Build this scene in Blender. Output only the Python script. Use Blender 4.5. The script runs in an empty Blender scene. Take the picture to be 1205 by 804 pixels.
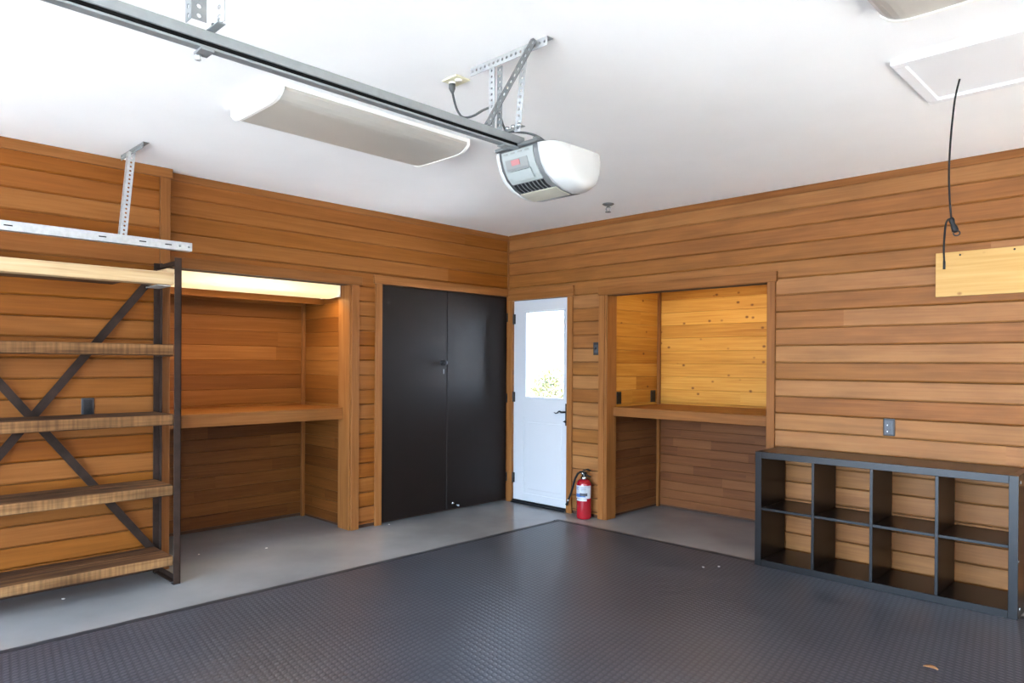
import bpy, bmesh, math, random
from mathutils import Vector, Matrix
R = math.radians
random.seed(7)
C = bpy.context.scene.collection
H = 2.70
V = Vector

# ------------------------------------------------------------------ materials
def newmat(name):
    m = bpy.data.materials.new(name); m.use_nodes = True
    nt = m.node_tree; b = nt.nodes['Principled BSDF']
    return m, nt, b

def plain(name, col, rough=.5, metal=0., spec=.5, noise=0., nscale=20., bump=0., emit=None, estr=0., coat=0.):
    m, nt, b = newmat(name)
    b.inputs['Base Color'].default_value = (*col, 1)
    b.inputs['Roughness'].default_value = rough
    b.inputs['Metallic'].default_value = metal
    b.inputs['Specular IOR Level'].default_value = spec
    b.inputs['Coat Weight'].default_value = coat
    if emit:
        b.inputs['Emission Color'].default_value = (*emit, 1); b.inputs['Emission Strength'].default_value = estr
    if noise or bump:
        tc = nt.nodes.new('ShaderNodeTexCoord'); n = nt.nodes.new('ShaderNodeTexNoise')
        n.inputs['Scale'].default_value = nscale; n.inputs['Detail'].default_value = 6
        nt.links.new(tc.outputs['Object'], n.inputs['Vector'])
        if noise:
            r = nt.nodes.new('ShaderNodeMapRange'); r.inputs[1].default_value = .3; r.inputs[2].default_value = .7
            r.inputs[3].default_value = 1 - noise; r.inputs[4].default_value = 1 + noise
            nt.links.new(n.outputs['Fac'], r.inputs[0])
            mx = nt.nodes.new('ShaderNodeMix'); mx.data_type = 'RGBA'; mx.blend_type = 'MULTIPLY'
            mx.inputs[0].default_value = 1; mx.inputs[6].default_value = (*col, 1)
            nt.links.new(r.outputs[0], mx.inputs[7]); nt.links.new(mx.outputs[2], b.inputs['Base Color'])
        if bump:
            bp = nt.nodes.new('ShaderNodeBump'); bp.inputs['Strength'].default_value = bump; bp.inputs['Distance'].default_value = .01
            nt.links.new(n.outputs['Fac'], bp.inputs['Height']); nt.links.new(bp.outputs['Normal'], b.inputs['Normal'])
    return m

def wood(name, dark, mid, light, axis, flat=None, saw=0., rough=.5, vary=.25, knots=0., knotcol=(.08, .03, .01), grain=1., fine=60., stain=0., redvary=.0, spec=.15):
    """grain runs along object axis 0/1/2; per-board float attribute 'rnd' shifts colour and pattern"""
    m, nt, b = newmat(name); N = nt.nodes.new; L = nt.links.new
    tc = N('ShaderNodeTexCoord'); at = N('ShaderNodeAttribute'); at.attribute_name = 'rnd'
    sc = [1., 1., 1.]
    for k in range(3): sc[k] = fine / 4 if k != axis else .9
    add = N('ShaderNodeVectorMath'); add.operation = 'ADD'
    cmb = N('ShaderNodeCombineXYZ'); mul = N('ShaderNodeMath'); mul.operation = 'MULTIPLY'; mul.inputs[1].default_value = 37.
    L(at.outputs['Fac'], mul.inputs[0])
    for k in range(3): L(mul.outputs[0], cmb.inputs[k])
    L(tc.outputs['Object'], add.inputs[0]); L(cmb.outputs[0], add.inputs[1])
    mp = N('ShaderNodeMapping'); mp.inputs['Scale'].default_value = sc; L(add.outputs[0], mp.inputs['Vector'])
    n1 = N('ShaderNodeTexNoise'); n1.inputs['Scale'].default_value = 1.6; n1.inputs['Detail'].default_value = 5; n1.inputs['Distortion'].default_value = .6
    L(mp.outputs[0], n1.inputs['Vector'])
    sc2 = [fine * 1.3 if k != axis else 2.2 for k in range(3)]
    mp2 = N('ShaderNodeMapping'); mp2.inputs['Scale'].default_value = sc2; L(add.outputs[0], mp2.inputs['Vector'])
    n2 = N('ShaderNodeTexNoise'); n2.inputs['Scale'].default_value = 1.; n2.inputs['Detail'].default_value = 4
    L(mp2.outputs[0], n2.inputs['Vector'])
    mixn = N('ShaderNodeMix'); mixn.inputs[0].default_value = .45; L(n1.outputs['Fac'], mixn.inputs[2]); L(n2.outputs['Fac'], mixn.inputs[3])
    # per board shift of the ramp position
    sh = N('ShaderNodeMath'); sh.operation = 'MULTIPLY_ADD'; sh.inputs[1].default_value = vary; sh.inputs[2].default_value = -vary / 2
    wn = N('ShaderNodeTexWhiteNoise'); wn.noise_dimensions = '1D'; L(mul.outputs[0], wn.inputs['W'])
    L(wn.outputs['Value'], sh.inputs[0])
    gr = N('ShaderNodeMath'); gr.operation = 'MULTIPLY_ADD'; gr.inputs[1].default_value = grain; gr.inputs[2].default_value = .5 - .5 * grain
    L(mixn.outputs[0], gr.inputs[0])
    sm = N('ShaderNodeMath'); sm.operation = 'ADD'; L(gr.outputs[0], sm.inputs[0]); L(sh.outputs[0], sm.inputs[1])
    cr = N('ShaderNodeValToRGB'); e = cr.color_ramp.elements
    e[0].position = .28; e[0].color = (*dark, 1); e[1].position = .74; e[1].color = (*light, 1)
    q = e.new(.5); q.color = (*mid, 1)
    L(sm.outputs[0], cr.inputs[0]); col = cr.outputs[0]
    if saw:
        ss = [2.5 if k != axis else 55. for k in range(3)]
        mps = N('ShaderNodeMapping'); mps.inputs['Scale'].default_value = ss; L(add.outputs[0], mps.inputs['Vector'])
        ns = N('ShaderNodeTexNoise'); ns.inputs['Scale'].default_value = 1.; ns.inputs['Detail'].default_value = 3; L(mps.outputs[0], ns.inputs['Vector'])
        rs = N('ShaderNodeMapRange'); rs.inputs[1].default_value = .35; rs.inputs[2].default_value = .65; rs.inputs[3].default_value = 1 - saw; rs.inputs[4].default_value = 1 + saw * .6
        L(ns.outputs['Fac'], rs.inputs[0]); ms_ = N('ShaderNodeMix'); ms_.data_type = 'RGBA'; ms_.blend_type = 'MULTIPLY'; ms_.inputs[0].default_value = 1
        L(col, ms_.inputs[6]); L(rs.outputs[0], ms_.inputs[7]); col = ms_.outputs[2]
    if redvary:
        hs = N('ShaderNodeHueSaturation'); L(col, hs.inputs['Color'])
        mr = N('ShaderNodeMapRange'); mr.inputs[3].default_value = .5 - redvary; mr.inputs[4].default_value = .5 + redvary
        L(wn.outputs['Color'], mr.inputs[0]); L(mr.outputs[0], hs.inputs['Hue'])
        mr2 = N('ShaderNodeMapRange'); mr2.inputs[3].default_value = 1 + 8 * redvary; mr2.inputs[4].default_value = 1 - 10 * redvary
        L(wn.outputs['Value'], mr2.inputs[0]); L(mr2.outputs[0], hs.inputs['Saturation']); col = hs.outputs[0]
    if stain:
        n3 = N('ShaderNodeTexNoise'); n3.inputs['Scale'].default_value = 3.5; n3.inputs['Detail'].default_value = 5
        sc3 = [2.5 if k != axis else .8 for k in range(3)]
        mp3 = N('ShaderNodeMapping'); mp3.inputs['Scale'].default_value = sc3; L(add.outputs[0], mp3.inputs['Vector']); L(mp3.outputs[0], n3.inputs['Vector'])
        r3 = N('ShaderNodeMapRange'); r3.inputs[1].default_value = .42; r3.inputs[2].default_value = .68; r3.inputs[3].default_value = 0; r3.inputs[4].default_value = stain
        L(n3.outputs['Fac'], r3.inputs[0])
        mx = N('ShaderNodeMix'); mx.data_type = 'RGBA'; mx.blend_type = 'MIX'; L(r3.outputs[0], mx.inputs[0]); L(col, mx.inputs[6])
        mx.inputs[7].default_value = (*[c * .35 for c in dark], 1); col = mx.outputs[2]
    if knots:
        sk = [0. if k == flat else (11. if k != axis else 8.) for k in range(3)]
        mpk = N('ShaderNodeMapping'); mpk.inputs['Scale'].default_value = sk; L(add.outputs[0], mpk.inputs['Vector'])
        vo = N('ShaderNodeTexVoronoi'); vo.inputs['Scale'].default_value = 1.; L(mpk.outputs[0], vo.inputs['Vector'])
        rk = N('ShaderNodeMapRange'); rk.inputs[1].default_value = .07; rk.inputs[2].default_value = .17; rk.inputs[3].default_value = knots; rk.inputs[4].default_value = 0
        L(vo.outputs['Distance'], rk.inputs[0])
        sp = N('ShaderNodeSeparateColor'); L(vo.outputs['Color'], sp.inputs[0])
        gt = N('ShaderNodeMath'); gt.operation = 'GREATER_THAN'; gt.inputs[1].default_value = .22; L(sp.outputs[0], gt.inputs[0])
        mk = N('ShaderNodeMath'); mk.operation = 'MULTIPLY'; L(rk.outputs[0], mk.inputs[0]); L(gt.outputs[0], mk.inputs[1])
        mx = N('ShaderNodeMix'); mx.data_type = 'RGBA'; L(mk.outputs[0], mx.inputs[0]); L(col, mx.inputs[6]); mx.inputs[7].default_value = (*knotcol, 1); col = mx.outputs[2]
    L(col, b.inputs['Base Color'])
    b.inputs['Roughness'].default_value = rough; b.inputs['Specular IOR Level'].default_value = spec
    bp = N('ShaderNodeBump'); bp.inputs['Strength'].default_value = .12; bp.inputs['Distance'].default_value = .004
    L(n2.outputs['Fac'], bp.inputs['Height']); L(bp.outputs['Normal'], b.inputs['Normal'])
    return m

CED = dict(dark=(.142, .041, .0062), mid=(.222, .073, .0118), light=(.30, .115, .023))
M = {}
M['cedar_y'] = wood('cedar_boards_along_left_wall', **CED, axis=1, vary=.17, grain=.62, redvary=.003, rough=.55)
M['cedar_x'] = wood('cedar_boards_along_back_wall', dark=(.155, .052, .0115), mid=(.25, .097, .0245), light=(.345, .152, .046), axis=0, stain=.22, spec=.22, vary=.17, grain=.62, redvary=.003, rough=.55)
M['cedar_z'] = wood('cedar_upright_trim', (.150, .052, .0115), (.215, .080, .020), (.28, .115, .034), axis=2, vary=.15, rough=.5)
M['trim_x'] = wood('cedar_trim_x', (.150, .052, .0115), (.215, .080, .020), (.28, .115, .034), axis=0, vary=.15, rough=.5)
M['trim_y'] = wood('cedar_trim_y', (.150, .052, .0115), (.215, .080, .020), (.28, .115, .034), axis=1, vary=.15, rough=.5)
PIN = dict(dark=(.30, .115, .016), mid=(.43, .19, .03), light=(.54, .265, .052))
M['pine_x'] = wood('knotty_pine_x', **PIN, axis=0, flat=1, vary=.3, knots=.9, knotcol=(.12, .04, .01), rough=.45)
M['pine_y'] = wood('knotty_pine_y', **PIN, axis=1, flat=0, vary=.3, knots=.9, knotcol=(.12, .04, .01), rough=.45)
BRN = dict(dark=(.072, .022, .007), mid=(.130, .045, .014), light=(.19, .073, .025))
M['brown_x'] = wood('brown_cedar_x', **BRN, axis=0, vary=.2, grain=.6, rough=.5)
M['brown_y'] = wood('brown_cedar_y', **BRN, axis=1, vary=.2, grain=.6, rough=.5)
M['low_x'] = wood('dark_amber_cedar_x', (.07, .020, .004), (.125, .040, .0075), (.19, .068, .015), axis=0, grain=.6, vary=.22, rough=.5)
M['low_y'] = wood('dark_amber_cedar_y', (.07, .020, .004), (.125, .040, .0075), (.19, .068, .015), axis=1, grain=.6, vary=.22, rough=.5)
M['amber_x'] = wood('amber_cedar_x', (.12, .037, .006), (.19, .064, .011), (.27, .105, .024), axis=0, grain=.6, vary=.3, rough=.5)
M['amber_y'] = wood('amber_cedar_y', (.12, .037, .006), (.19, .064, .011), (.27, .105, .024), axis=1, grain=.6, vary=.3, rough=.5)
M['plank'] = wood('rough_reclaimed_plank', (.034, .012, .0042), (.092, .037, .0125), (.19, .090, .033), axis=1, fine=80., vary=.15, rough=.8, stain=.85, grain=1.3, spec=.2)
M['plank_edge'] = wood('rough_sawn_plank_edge', (.085, .036, .012), (.19, .088, .030), (.30, .16, .062), axis=1, saw=.28, fine=50., rough=.8, stain=.55, grain=1.1, vary=.2, spec=.2)
M['plank_pale'] = wood('pale_sawn_plank', (.34, .20, .09), (.52, .36, .19), (.62, .46, .28), axis=1, vary=.1, rough=.8, spec=.2)
M['newpine'] = wood('new_pine_board', (.40, .215, .06), (.49, .285, .09), (.56, .35, .13), axis=0, flat=1, vary=.1, knots=.85, knotcol=(.16, .05, .02), rough=.5)
M['gap'] = plain('dark_gap_behind_boards', (.05, .02, .008), .9)
M['ceiling'] = plain('white_plaster', (.90, .90, .89), .9, noise=.012, nscale=3, spec=.2, bump=.03)
M['white'] = plain('white_paint', (.82, .83, .84), .45, noise=.01, nscale=4)
M['doorwhite'] = plain('door_white_paint', (.50, .505, .515), .4, noise=.01, nscale=4)
M['drywall'] = plain('painted_drywall', (.80, .79, .77), .9, noise=.02, nscale=3)
M['black_door'] = plain('dark_brown_black_paint', (.0085, .0052, .0038), .44, noise=.1, nscale=4, spec=.22)
M['black'] = plain('black_metal', (.007, .007, .008), .45, spec=.3, metal=.0)
M['rubber'] = plain('black_rubber', (.010, .010, .011), .7, spec=.2)
M['steel_dark'] = plain('rusty_dark_steel', (.026, .0145, .0098), .6, spec=.15, metal=.0, noise=.35, nscale=14, bump=.1)
M['galv'] = plain('galvanised_steel', (.46, .475, .48), .42, metal=.6, noise=.12, nscale=40)
M['galv_rail'] = plain('galvanised_rail', (.27, .29, .292), .42, metal=.5, noise=.06, nscale=30)
M['galv_dark'] = plain('dull_galvanised_strap', (.14, .145, .14), .45, metal=.5, noise=.1, nscale=40)
M['grey_cord'] = plain('grey_cord', (.075, .08, .08), .6)
M['belt'] = plain('black_drive_belt', (.004, .004, .004), .9, spec=.1)
M['chrome'] = plain('bright_metal', (.5, .5, .5), .2, metal=1)
M['espresso'] = plain('espresso_laminate', (.0032, .0022, .0021), .30, noise=.25, nscale=30, spec=.27)
M['red'] = plain('red_enamel', (.27, .004, .010), .25, coat=.3)
M['label_white'] = plain('label_white', (.42, .43, .45), .4)
M['label_blue'] = plain('label_blue', (.03, .10, .30), .4)
M['label_black'] = plain('label_black', (.03, .03, .04), .4)
M['cream'] = plain('cream_plastic', (.74, .70, .50), .45)
M['outlet_steel'] = plain('grey_outlet_insert', (.055, .058, .064), .4, metal=.1, spec=.3)
M['bronze'] = plain('dark_bronze_plate', (.022, .019, .018), .5, metal=.2)
M['lens'] = plain('milky_lens_unlit', (.50, .475, .42), .35, noise=.02, nscale=5)
M['lens_cap'] = plain('white_lens_end', (.90, .89, .84), .4)
M['opener_white'] = plain('opener_white_cover', (.52, .525, .51), .32)
M['opener_frame'] = plain('opener_dark_grey_frame', (.115, .12, .12), .45)
M['opener_grey'] = plain('opener_grey_plastic', (.17, .18, .175), .4)
M['opener_light'] = plain('opener_pale_grey_window', (.27, .295, .285), .25)
M['opener_pink'] = plain('opener_pink_button', (.32, .12, .12), .4)
M['opener_beige'] = plain('opener_beige_base', (.40, .37, .29), .45)
M['leaf'] = plain('bush_leaf', (.075, .075, .022), .6, noise=.5, nscale=6)
M['twig'] = plain('bush_twig', (.04, .03, .02), .8)
M['dry'] = plain('dry_leaf', (.30, .15, .06), .8)
M['speck'] = plain('paint_speck', (.55, .50, .44), .8)
M['asphalt'] = plain('weathered_asphalt', (.19, .19, .19), .9, noise=.1, nscale=2)
M['screen'] = plain('dark_sky_screen', (.05, .04, .03), .8)
M['pave'] = plain('outside_concrete', (.50, .50, .50), .9, noise=.1, nscale=2)

def emat(name, col, s):
    m, nt, b = newmat(name); b.inputs['Base Color'].default_value = (.8, .78, .7, 1)
    b.inputs['Emission Color'].default_value = (*col, 1); b.inputs['Emission Strength'].default_value = s
    return m
M['lamp_lens'] = emat('lit_fluorescent_lens', (1., .80, .42), .30)
M['lamp_tube'] = emat('lit_fluorescent_tube', (1., .76, .36), 4.8)

# floor: sealed grey concrete with faint mottling
m, nt, b = newmat('sealed_grey_concrete'); N = nt.nodes.new; L = nt.links.new
tc = N('ShaderNodeTexCoord'); n = N('ShaderNodeTexNoise'); n.inputs['Scale'].default_value = 1.3; n.inputs['Detail'].default_value = 7
L(tc.outputs['Object'], n.inputs['Vector'])
cr = N('ShaderNodeValToRGB'); cr.color_ramp.elements[0].position = .3; cr.color_ramp.elements[0].color = (.19, .19, .186, 1)
cr.color_ramp.elements[1].position = .72; cr.color_ramp.elements[1].color = (.275, .275, .27, 1)
L(n.outputs['Fac'], cr.inputs[0]); L(cr.outputs[0], b.inputs['Base Color'])
n2 = N('ShaderNodeTexNoise'); n2.inputs['Scale'].default_value = 9; n2.inputs['Detail'].default_value = 5; L(tc.outputs['Object'], n2.inputs['Vector'])
mr = N('ShaderNodeMapRange'); mr.inputs[3].default_value = .15; mr.inputs[4].default_value = .30; L(n2.outputs['Fac'], mr.inputs[0]); L(mr.outputs[0], b.inputs['Roughness'])
M['concrete'] = m

# mat: dark rubber with staggered raised lozenges
m, nt, b = newmat('rubber_tread_mat'); N = nt.nodes.new; L = nt.links.new
tc = N('ShaderNodeTexCoord'); mp = N('ShaderNodeMapping'); mp.inputs['Rotation'].default_value = (0, 0, R(-45)); L(tc.outputs['Object'], mp.inputs['Vector'])
def lattice(ox, oy):
    a = N('ShaderNodeMapping'); a.inputs['Location'].default_value = (ox, oy, 0); a.inputs['Scale'].default_value = (1 / .040, 1 / .056, 0); L(mp.outputs[0], a.inputs['Vector'])
    f = N('ShaderNodeVectorMath'); f.operation = 'FRACTION'; L(a.outputs[0], f.inputs[0])
    s = N('ShaderNodeVectorMath'); s.operation = 'SUBTRACT'; s.inputs[1].default_value = (.5, .5, 0); L(f.outputs[0], s.inputs[0])
    t = N('ShaderNodeVectorMath'); t.operation = 'MULTIPLY'; t.inputs[1].default_value = (1., 1., 0); L(s.outputs[0], t.inputs[0])
    l = N('ShaderNodeVectorMath'); l.operation = 'LENGTH'; L(t.outputs[0], l.inputs[0]); return l.outputs['Value']
mi = N('ShaderNodeMath'); mi.operation = 'MINIMUM'; L(lattice(0, 0), mi.inputs[0]); L(lattice(.5, .5), mi.inputs[1])
rg = N('ShaderNodeMapRange'); rg.interpolation_type = 'SMOOTHSTEP'; rg.inputs[1].default_value = .18; rg.inputs[2].default_value = .34; rg.inputs[3].default_value = 1; rg.inputs[4].default_value = 0
L(mi.outputs[0], rg.inputs[0])
bp = N('ShaderNodeBump'); bp.inputs['Strength'].default_value = .30; bp.inputs['Distance'].default_value = .003; L(rg.outputs[0], bp.inputs['Height']); L(bp.outputs['Normal'], b.inputs['Normal'])
nz = N('ShaderNodeTexNoise'); nz.inputs['Scale'].default_value = 1.1; nz.inputs['Detail'].default_value = 6; L(tc.outputs['Object'], nz.inputs['Vector'])
cr = N('ShaderNodeValToRGB'); cr.color_ramp.elements[0].position = .32; cr.color_ramp.elements[0].color = (.037, .0385, .047, 1)  # bluish tint puts the sky's reflection into the rubber colour
cr.color_ramp.elements[1].position = .70; cr.color_ramp.elements[1].color = (.052, .054, .064, 1); L(nz.outputs['Fac'], cr.inputs[0])
mx = N('ShaderNodeMix'); mx.data_type = 'RGBA'; mx.blend_type = 'MULTIPLY'; mx.inputs[0].default_value = 1; L(cr.outputs[0], mx.inputs[6])
r2 = N('ShaderNodeMapRange'); r2.inputs[3].default_value = .76; r2.inputs[4].default_value = 1.35; L(rg.outputs[0], r2.inputs[0]); L(r2.outputs[0], mx.inputs[7]); L(mx.outputs[2], b.inputs['Base Color'])  # lozenge tops painted lighter, gaps darker, to imitate their sheen
b.inputs['Roughness'].default_value = .34; b.inputs['Specular IOR Level'].default_value = .5
M['mat'] = m
M['mat_edge'] = plain('rubber_mat_border', (.026, .026, .029), .55, spec=.3)

# clear window glass
m, nt, b = newmat('clear_glass'); nt.nodes.remove(b); out = nt.nodes['Material Output']
tr = nt.nodes.new('ShaderNodeBsdfTransparent'); gl = nt.nodes.new('ShaderNodeBsdfGlossy'); gl.inputs['Roughness'].default_value = .03
fr = nt.nodes.new('ShaderNodeFresnel'); fr.inputs['IOR'].default_value = 1.45; ms = nt.nodes.new('ShaderNodeMixShader')
nt.links.new(fr.outputs[0], ms.inputs[0]); nt.links.new(tr.outputs[0], ms.inputs[1]); nt.links.new(gl.outputs[0], ms.inputs[2]); nt.links.new(ms.outputs[0], out.inputs['Surface'])
M['glass'] = m

# ------------------------------------------------------------------ mesh helpers
class MB:
    """collects geometry with material slots and a per-board random value"""
    def __init__(s): s.bm = bmesh.new(); s.mats = []; s.lay = s.bm.faces.layers.float.new('rnd'); s.cur = 0; s.rnd = 0.
    def mat(s, k):
        if k not in s.mats: s.mats.append(k)
        s.cur = s.mats.index(k); return s
    def face(s, pts, smooth=False):
        vs = [p if isinstance(p, bmesh.types.BMVert) else s.bm.verts.new(p) for p in pts]
        try: f = s.bm.faces.new(vs)
        except ValueError: return None
        f.material_index = s.cur; f[s.lay] = s.rnd; f.smooth = smooth; return f
    def box(s, x0, x1, y0, y1, z0, z1, bev=0., mtx=None):
        if bev > 0:
            bev = min(bev, (x1 - x0) / 2.2, (y1 - y0) / 2.2, (z1 - z0) / 2.2)
            c = V(((x0 + x1) / 2, (y0 + y1) / 2, (z0 + z1) / 2)); h = ((x1 - x0) / 2, (y1 - y0) / 2, (z1 - z0) / 2)
            def P(sx, sy, sz, ax):
                d = [(h[k] - (bev if k != ax else 0)) * (sx, sy, sz)[k] for k in range(3)]
                p = c + V(d); return mtx @ p if mtx else p
            vv = {}
            for sx in (-1, 1):
                for sy in (-1, 1):
                    for sz in (-1, 1):
                        for ax in range(3): vv[sx, sy, sz, ax] = s.bm.verts.new(P(sx, sy, sz, ax))
            for ax in range(3):
                o = [k for k in range(3) if k != ax]
                for sg in (-1, 1):
                    q = []
                    for a, b_ in ((-1, -1), (1, -1), (1, 1), (-1, 1)):
                        k = [0, 0, 0]; k[ax] = sg; k[o[0]] = a; k[o[1]] = b_; q.append(vv[k[0], k[1], k[2], ax])
                    s.face(q)
            for ax in range(3):
                o = [k for k in range(3) if k != ax]
                for a in (-1, 1):
                    for b_ in (-1, 1):
                        q = []
                        for t, w in ((-1, o[0]), (1, o[0]), (1, o[1]), (-1, o[1])):
                            k = [0, 0, 0]; k[ax] = t; k[o[0]] = a; k[o[1]] = b_; q.append(vv[k[0], k[1], k[2], w])
                        s.face(q)
            for sx in (-1, 1):
                for sy in (-1, 1):
                    for sz in (-1, 1): s.face([vv[sx, sy, sz, a] for a in range(3)])
            return s
        P = [V((x, y, z)) for x in (x0, x1) for y in (y0, y1) for z in (z0, z1)]
        if mtx: P = [mtx @ p for p in P]
        v = [s.bm.verts.new(p) for p in P]
        for q in ((0, 1, 3, 2), (4, 6, 7, 5), (0, 4, 5, 1), (2, 3, 7, 6), (0, 2, 6, 4), (1, 5, 7, 3)): s.face([v[i] for i in q])
        return s
    def bar(s, a, b, w, t, up=(0, 0, 1)):
        """rectangular bar from a to b, width w across, thickness t along the 'up' hint"""
        a, b = V(a), V(b); d = (b - a).normalized(); u = V(up); sd = d.cross(u)
        if sd.length < 1e-5: sd = d.cross(V((1, 0, 0)))
        sd.normalize(); u = sd.cross(d).normalized()
        mtx = Matrix((( d.x, sd.x, u.x, a.x), (d.y, sd.y, u.y, a.y), (d.z, sd.z, u.z, a.z), (0, 0, 0, 1)))
        return s.box(0, (b - a).length, -w / 2, w / 2, -t / 2, t / 2, mtx=mtx)
    def tube(s, pts, r, seg=10, caps=True):
        pts = [V(p) for p in pts]; rings = []; n = len(pts); rr = r if isinstance(r, (list, tuple)) else [r] * n
        ref = V((0, 0, 1))
        t0 = (pts[1] - pts[0]).normalized()
        if abs(t0.dot(ref)) > .9: ref = V((1, 0, 0))
        nrm = (ref - t0 * ref.dot(t0)).normalized()
        for i, p in enumerate(pts):
            t = (pts[min(i + 1, n - 1)] - pts[max(i - 1, 0)]).normalized()
            nrm = (nrm - t * nrm.dot(t)).normalized(); bn = t.cross(nrm)
            rings.append([s.bm.verts.new(p + (nrm * math.cos(2 * math.pi * k / seg) + bn * math.sin(2 * math.pi * k / seg)) * rr[i]) for k in range(seg)])
        for i in range(n - 1):
            for k in range(seg): s.face([rings[i][k], rings[i][(k + 1) % seg], rings[i + 1][(k + 1) % seg], rings[i + 1][k]], True)
        if caps: s.face(rings[0][::-1]); s.face(rings[-1])
        return s
    def lathe(s, prof, c=(0, 0, 0), seg=32, a0=0., a1=2 * math.pi, mtx=None):
        c = V(c); full = abs(a1 - a0 - 2 * math.pi) < 1e-6; cols = []
        for k in range(seg if full else seg + 1):
            a = a0 + (a1 - a0) * k / seg
            col = []
            for (r, z) in prof:
                p = V((r * math.cos(a), r * math.sin(a), z)); p = mtx @ p if mtx else p
                col.append(s.bm.verts.new(c + p))
            cols.append(col)
        nn = len(cols)
        for k in range(seg):
            for j in range(len(prof) - 1): s.face([cols[k][j], cols[(k + 1) % nn][j], cols[(k + 1) % nn][j + 1], cols[k][j + 1]], True)
        if full:
            for j, rev in ((0, True), (len(prof) - 1, False)):
                if prof[j][0] > 1e-4:
                    vs = [cl[j] for cl in cols]; s.face(vs[::-1] if rev else vs)
        return s
    def prism(s, poly, fn, d0, d1, smooth=False):
        """extrude 2D polygon; fn(p,q,d) gives the 3D point"""
        a = [s.bm.verts.new(fn(p, q, d0)) for p, q in poly]; b = [s.bm.verts.new(fn(p, q, d1)) for p, q in poly]
        n = len(poly); s.face(a[::-1]); s.face(b)
        for i in range(n): s.face([a[i], a[(i + 1) % n], b[(i + 1) % n], b[i]], smooth)
        return s
    def perforated(s, a, b, side, w, t, pitch=.025, r=.0075):
        """strap from a to b, width w along 'side', thickness t, with a row of round holes"""
        a, b = V(a), V(b); d = (b - a); ln = d.length; d.normalize(); side = V(side); side = (side - d * side.dot(d)).normalized(); nn = d.cross(side)
        n = max(1, round(ln / pitch)); p = ln / n; hw = w / 2
        for lay in (0, 1):
            off = nn * (t * (lay - .5))
            for i in range(n):
                c = a + d * (p * (i + .5)) + off
                out = [(-.5, -1), (0, -1), (.5, -1), (.5, 0), (.5, 1), (0, 1), (-.5, 1), (-.5, 0)]
                ang = [225, 270, 315, 0, 45, 90, 135, 180]
                O = [s.bm.verts.new(c + d * (x * p) + side * (y * hw)) for x, y in out]
                I = [s.bm.verts.new(c + d * (r * math.cos(R(g))) + side * (r * math.sin(R(g)))) for g in ang]
                for k in range(8):
                    q = [O[k], O[(k + 1) % 8], I[(k + 1) % 8], I[k]]
                    s.face(q if lay else q[::-1])
        for i in range(n):
            c = a + d * (p * (i + .5))
            for k in range(8):
                g0, g1 = R(45 * k), R(45 * k + 45)
                f = lambda g: d * (r * math.cos(g)) + side * (r * math.sin(g))
                s.face([c + f(g0) - nn * t / 2, c + f(g1) - nn * t / 2, c + f(g1) + nn * t / 2, c + f(g0) + nn * t / 2])
        for sg in (-1, 1):
            s.face([a + side * hw * sg - nn * t / 2, b + side * hw * sg - nn * t / 2, b + side * hw * sg + nn * t / 2, a + side * hw * sg + nn * t / 2])
        return s
    def build(s, name, parent=None, origin=None, world=False):
        bmesh.ops.recalc_face_normals(s.bm, faces=s.bm.faces)
        me = bpy.data.meshes.new(name)
        off = V(origin) if origin is not None else V((0, 0, 0))
        if parent is not None and origin is None:
            q = parent
            while q is not None: off = off + q.location; q = q.parent
        for v in s.bm.verts: v.co -= off
        s.bm.to_mesh(me); s.bm.free()
        for k in s.mats: me.materials.append(M[k])
        o = bpy.data.objects.new(name, me); C.objects.link(o)
        if parent is not None: o.parent = parent
        else: o.location = off
        return o

def tag(o, label=None, cat=None, group=None, kind=None):
    if label: o['label'] = label
    if cat: o['category'] = cat
    if group: o['group'] = group
    if kind: o['kind'] = kind
    return o
def thing(name, label, cat, loc, group=None, kind=None):
    o = bpy.data.objects.new(name, None); o.empty_display_size = .1; C.objects.link(o); o.location = loc
    return tag(o, label, cat, group, kind)
def struct(o, label, cat): return tag(o, label, cat, kind='structure')

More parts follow.
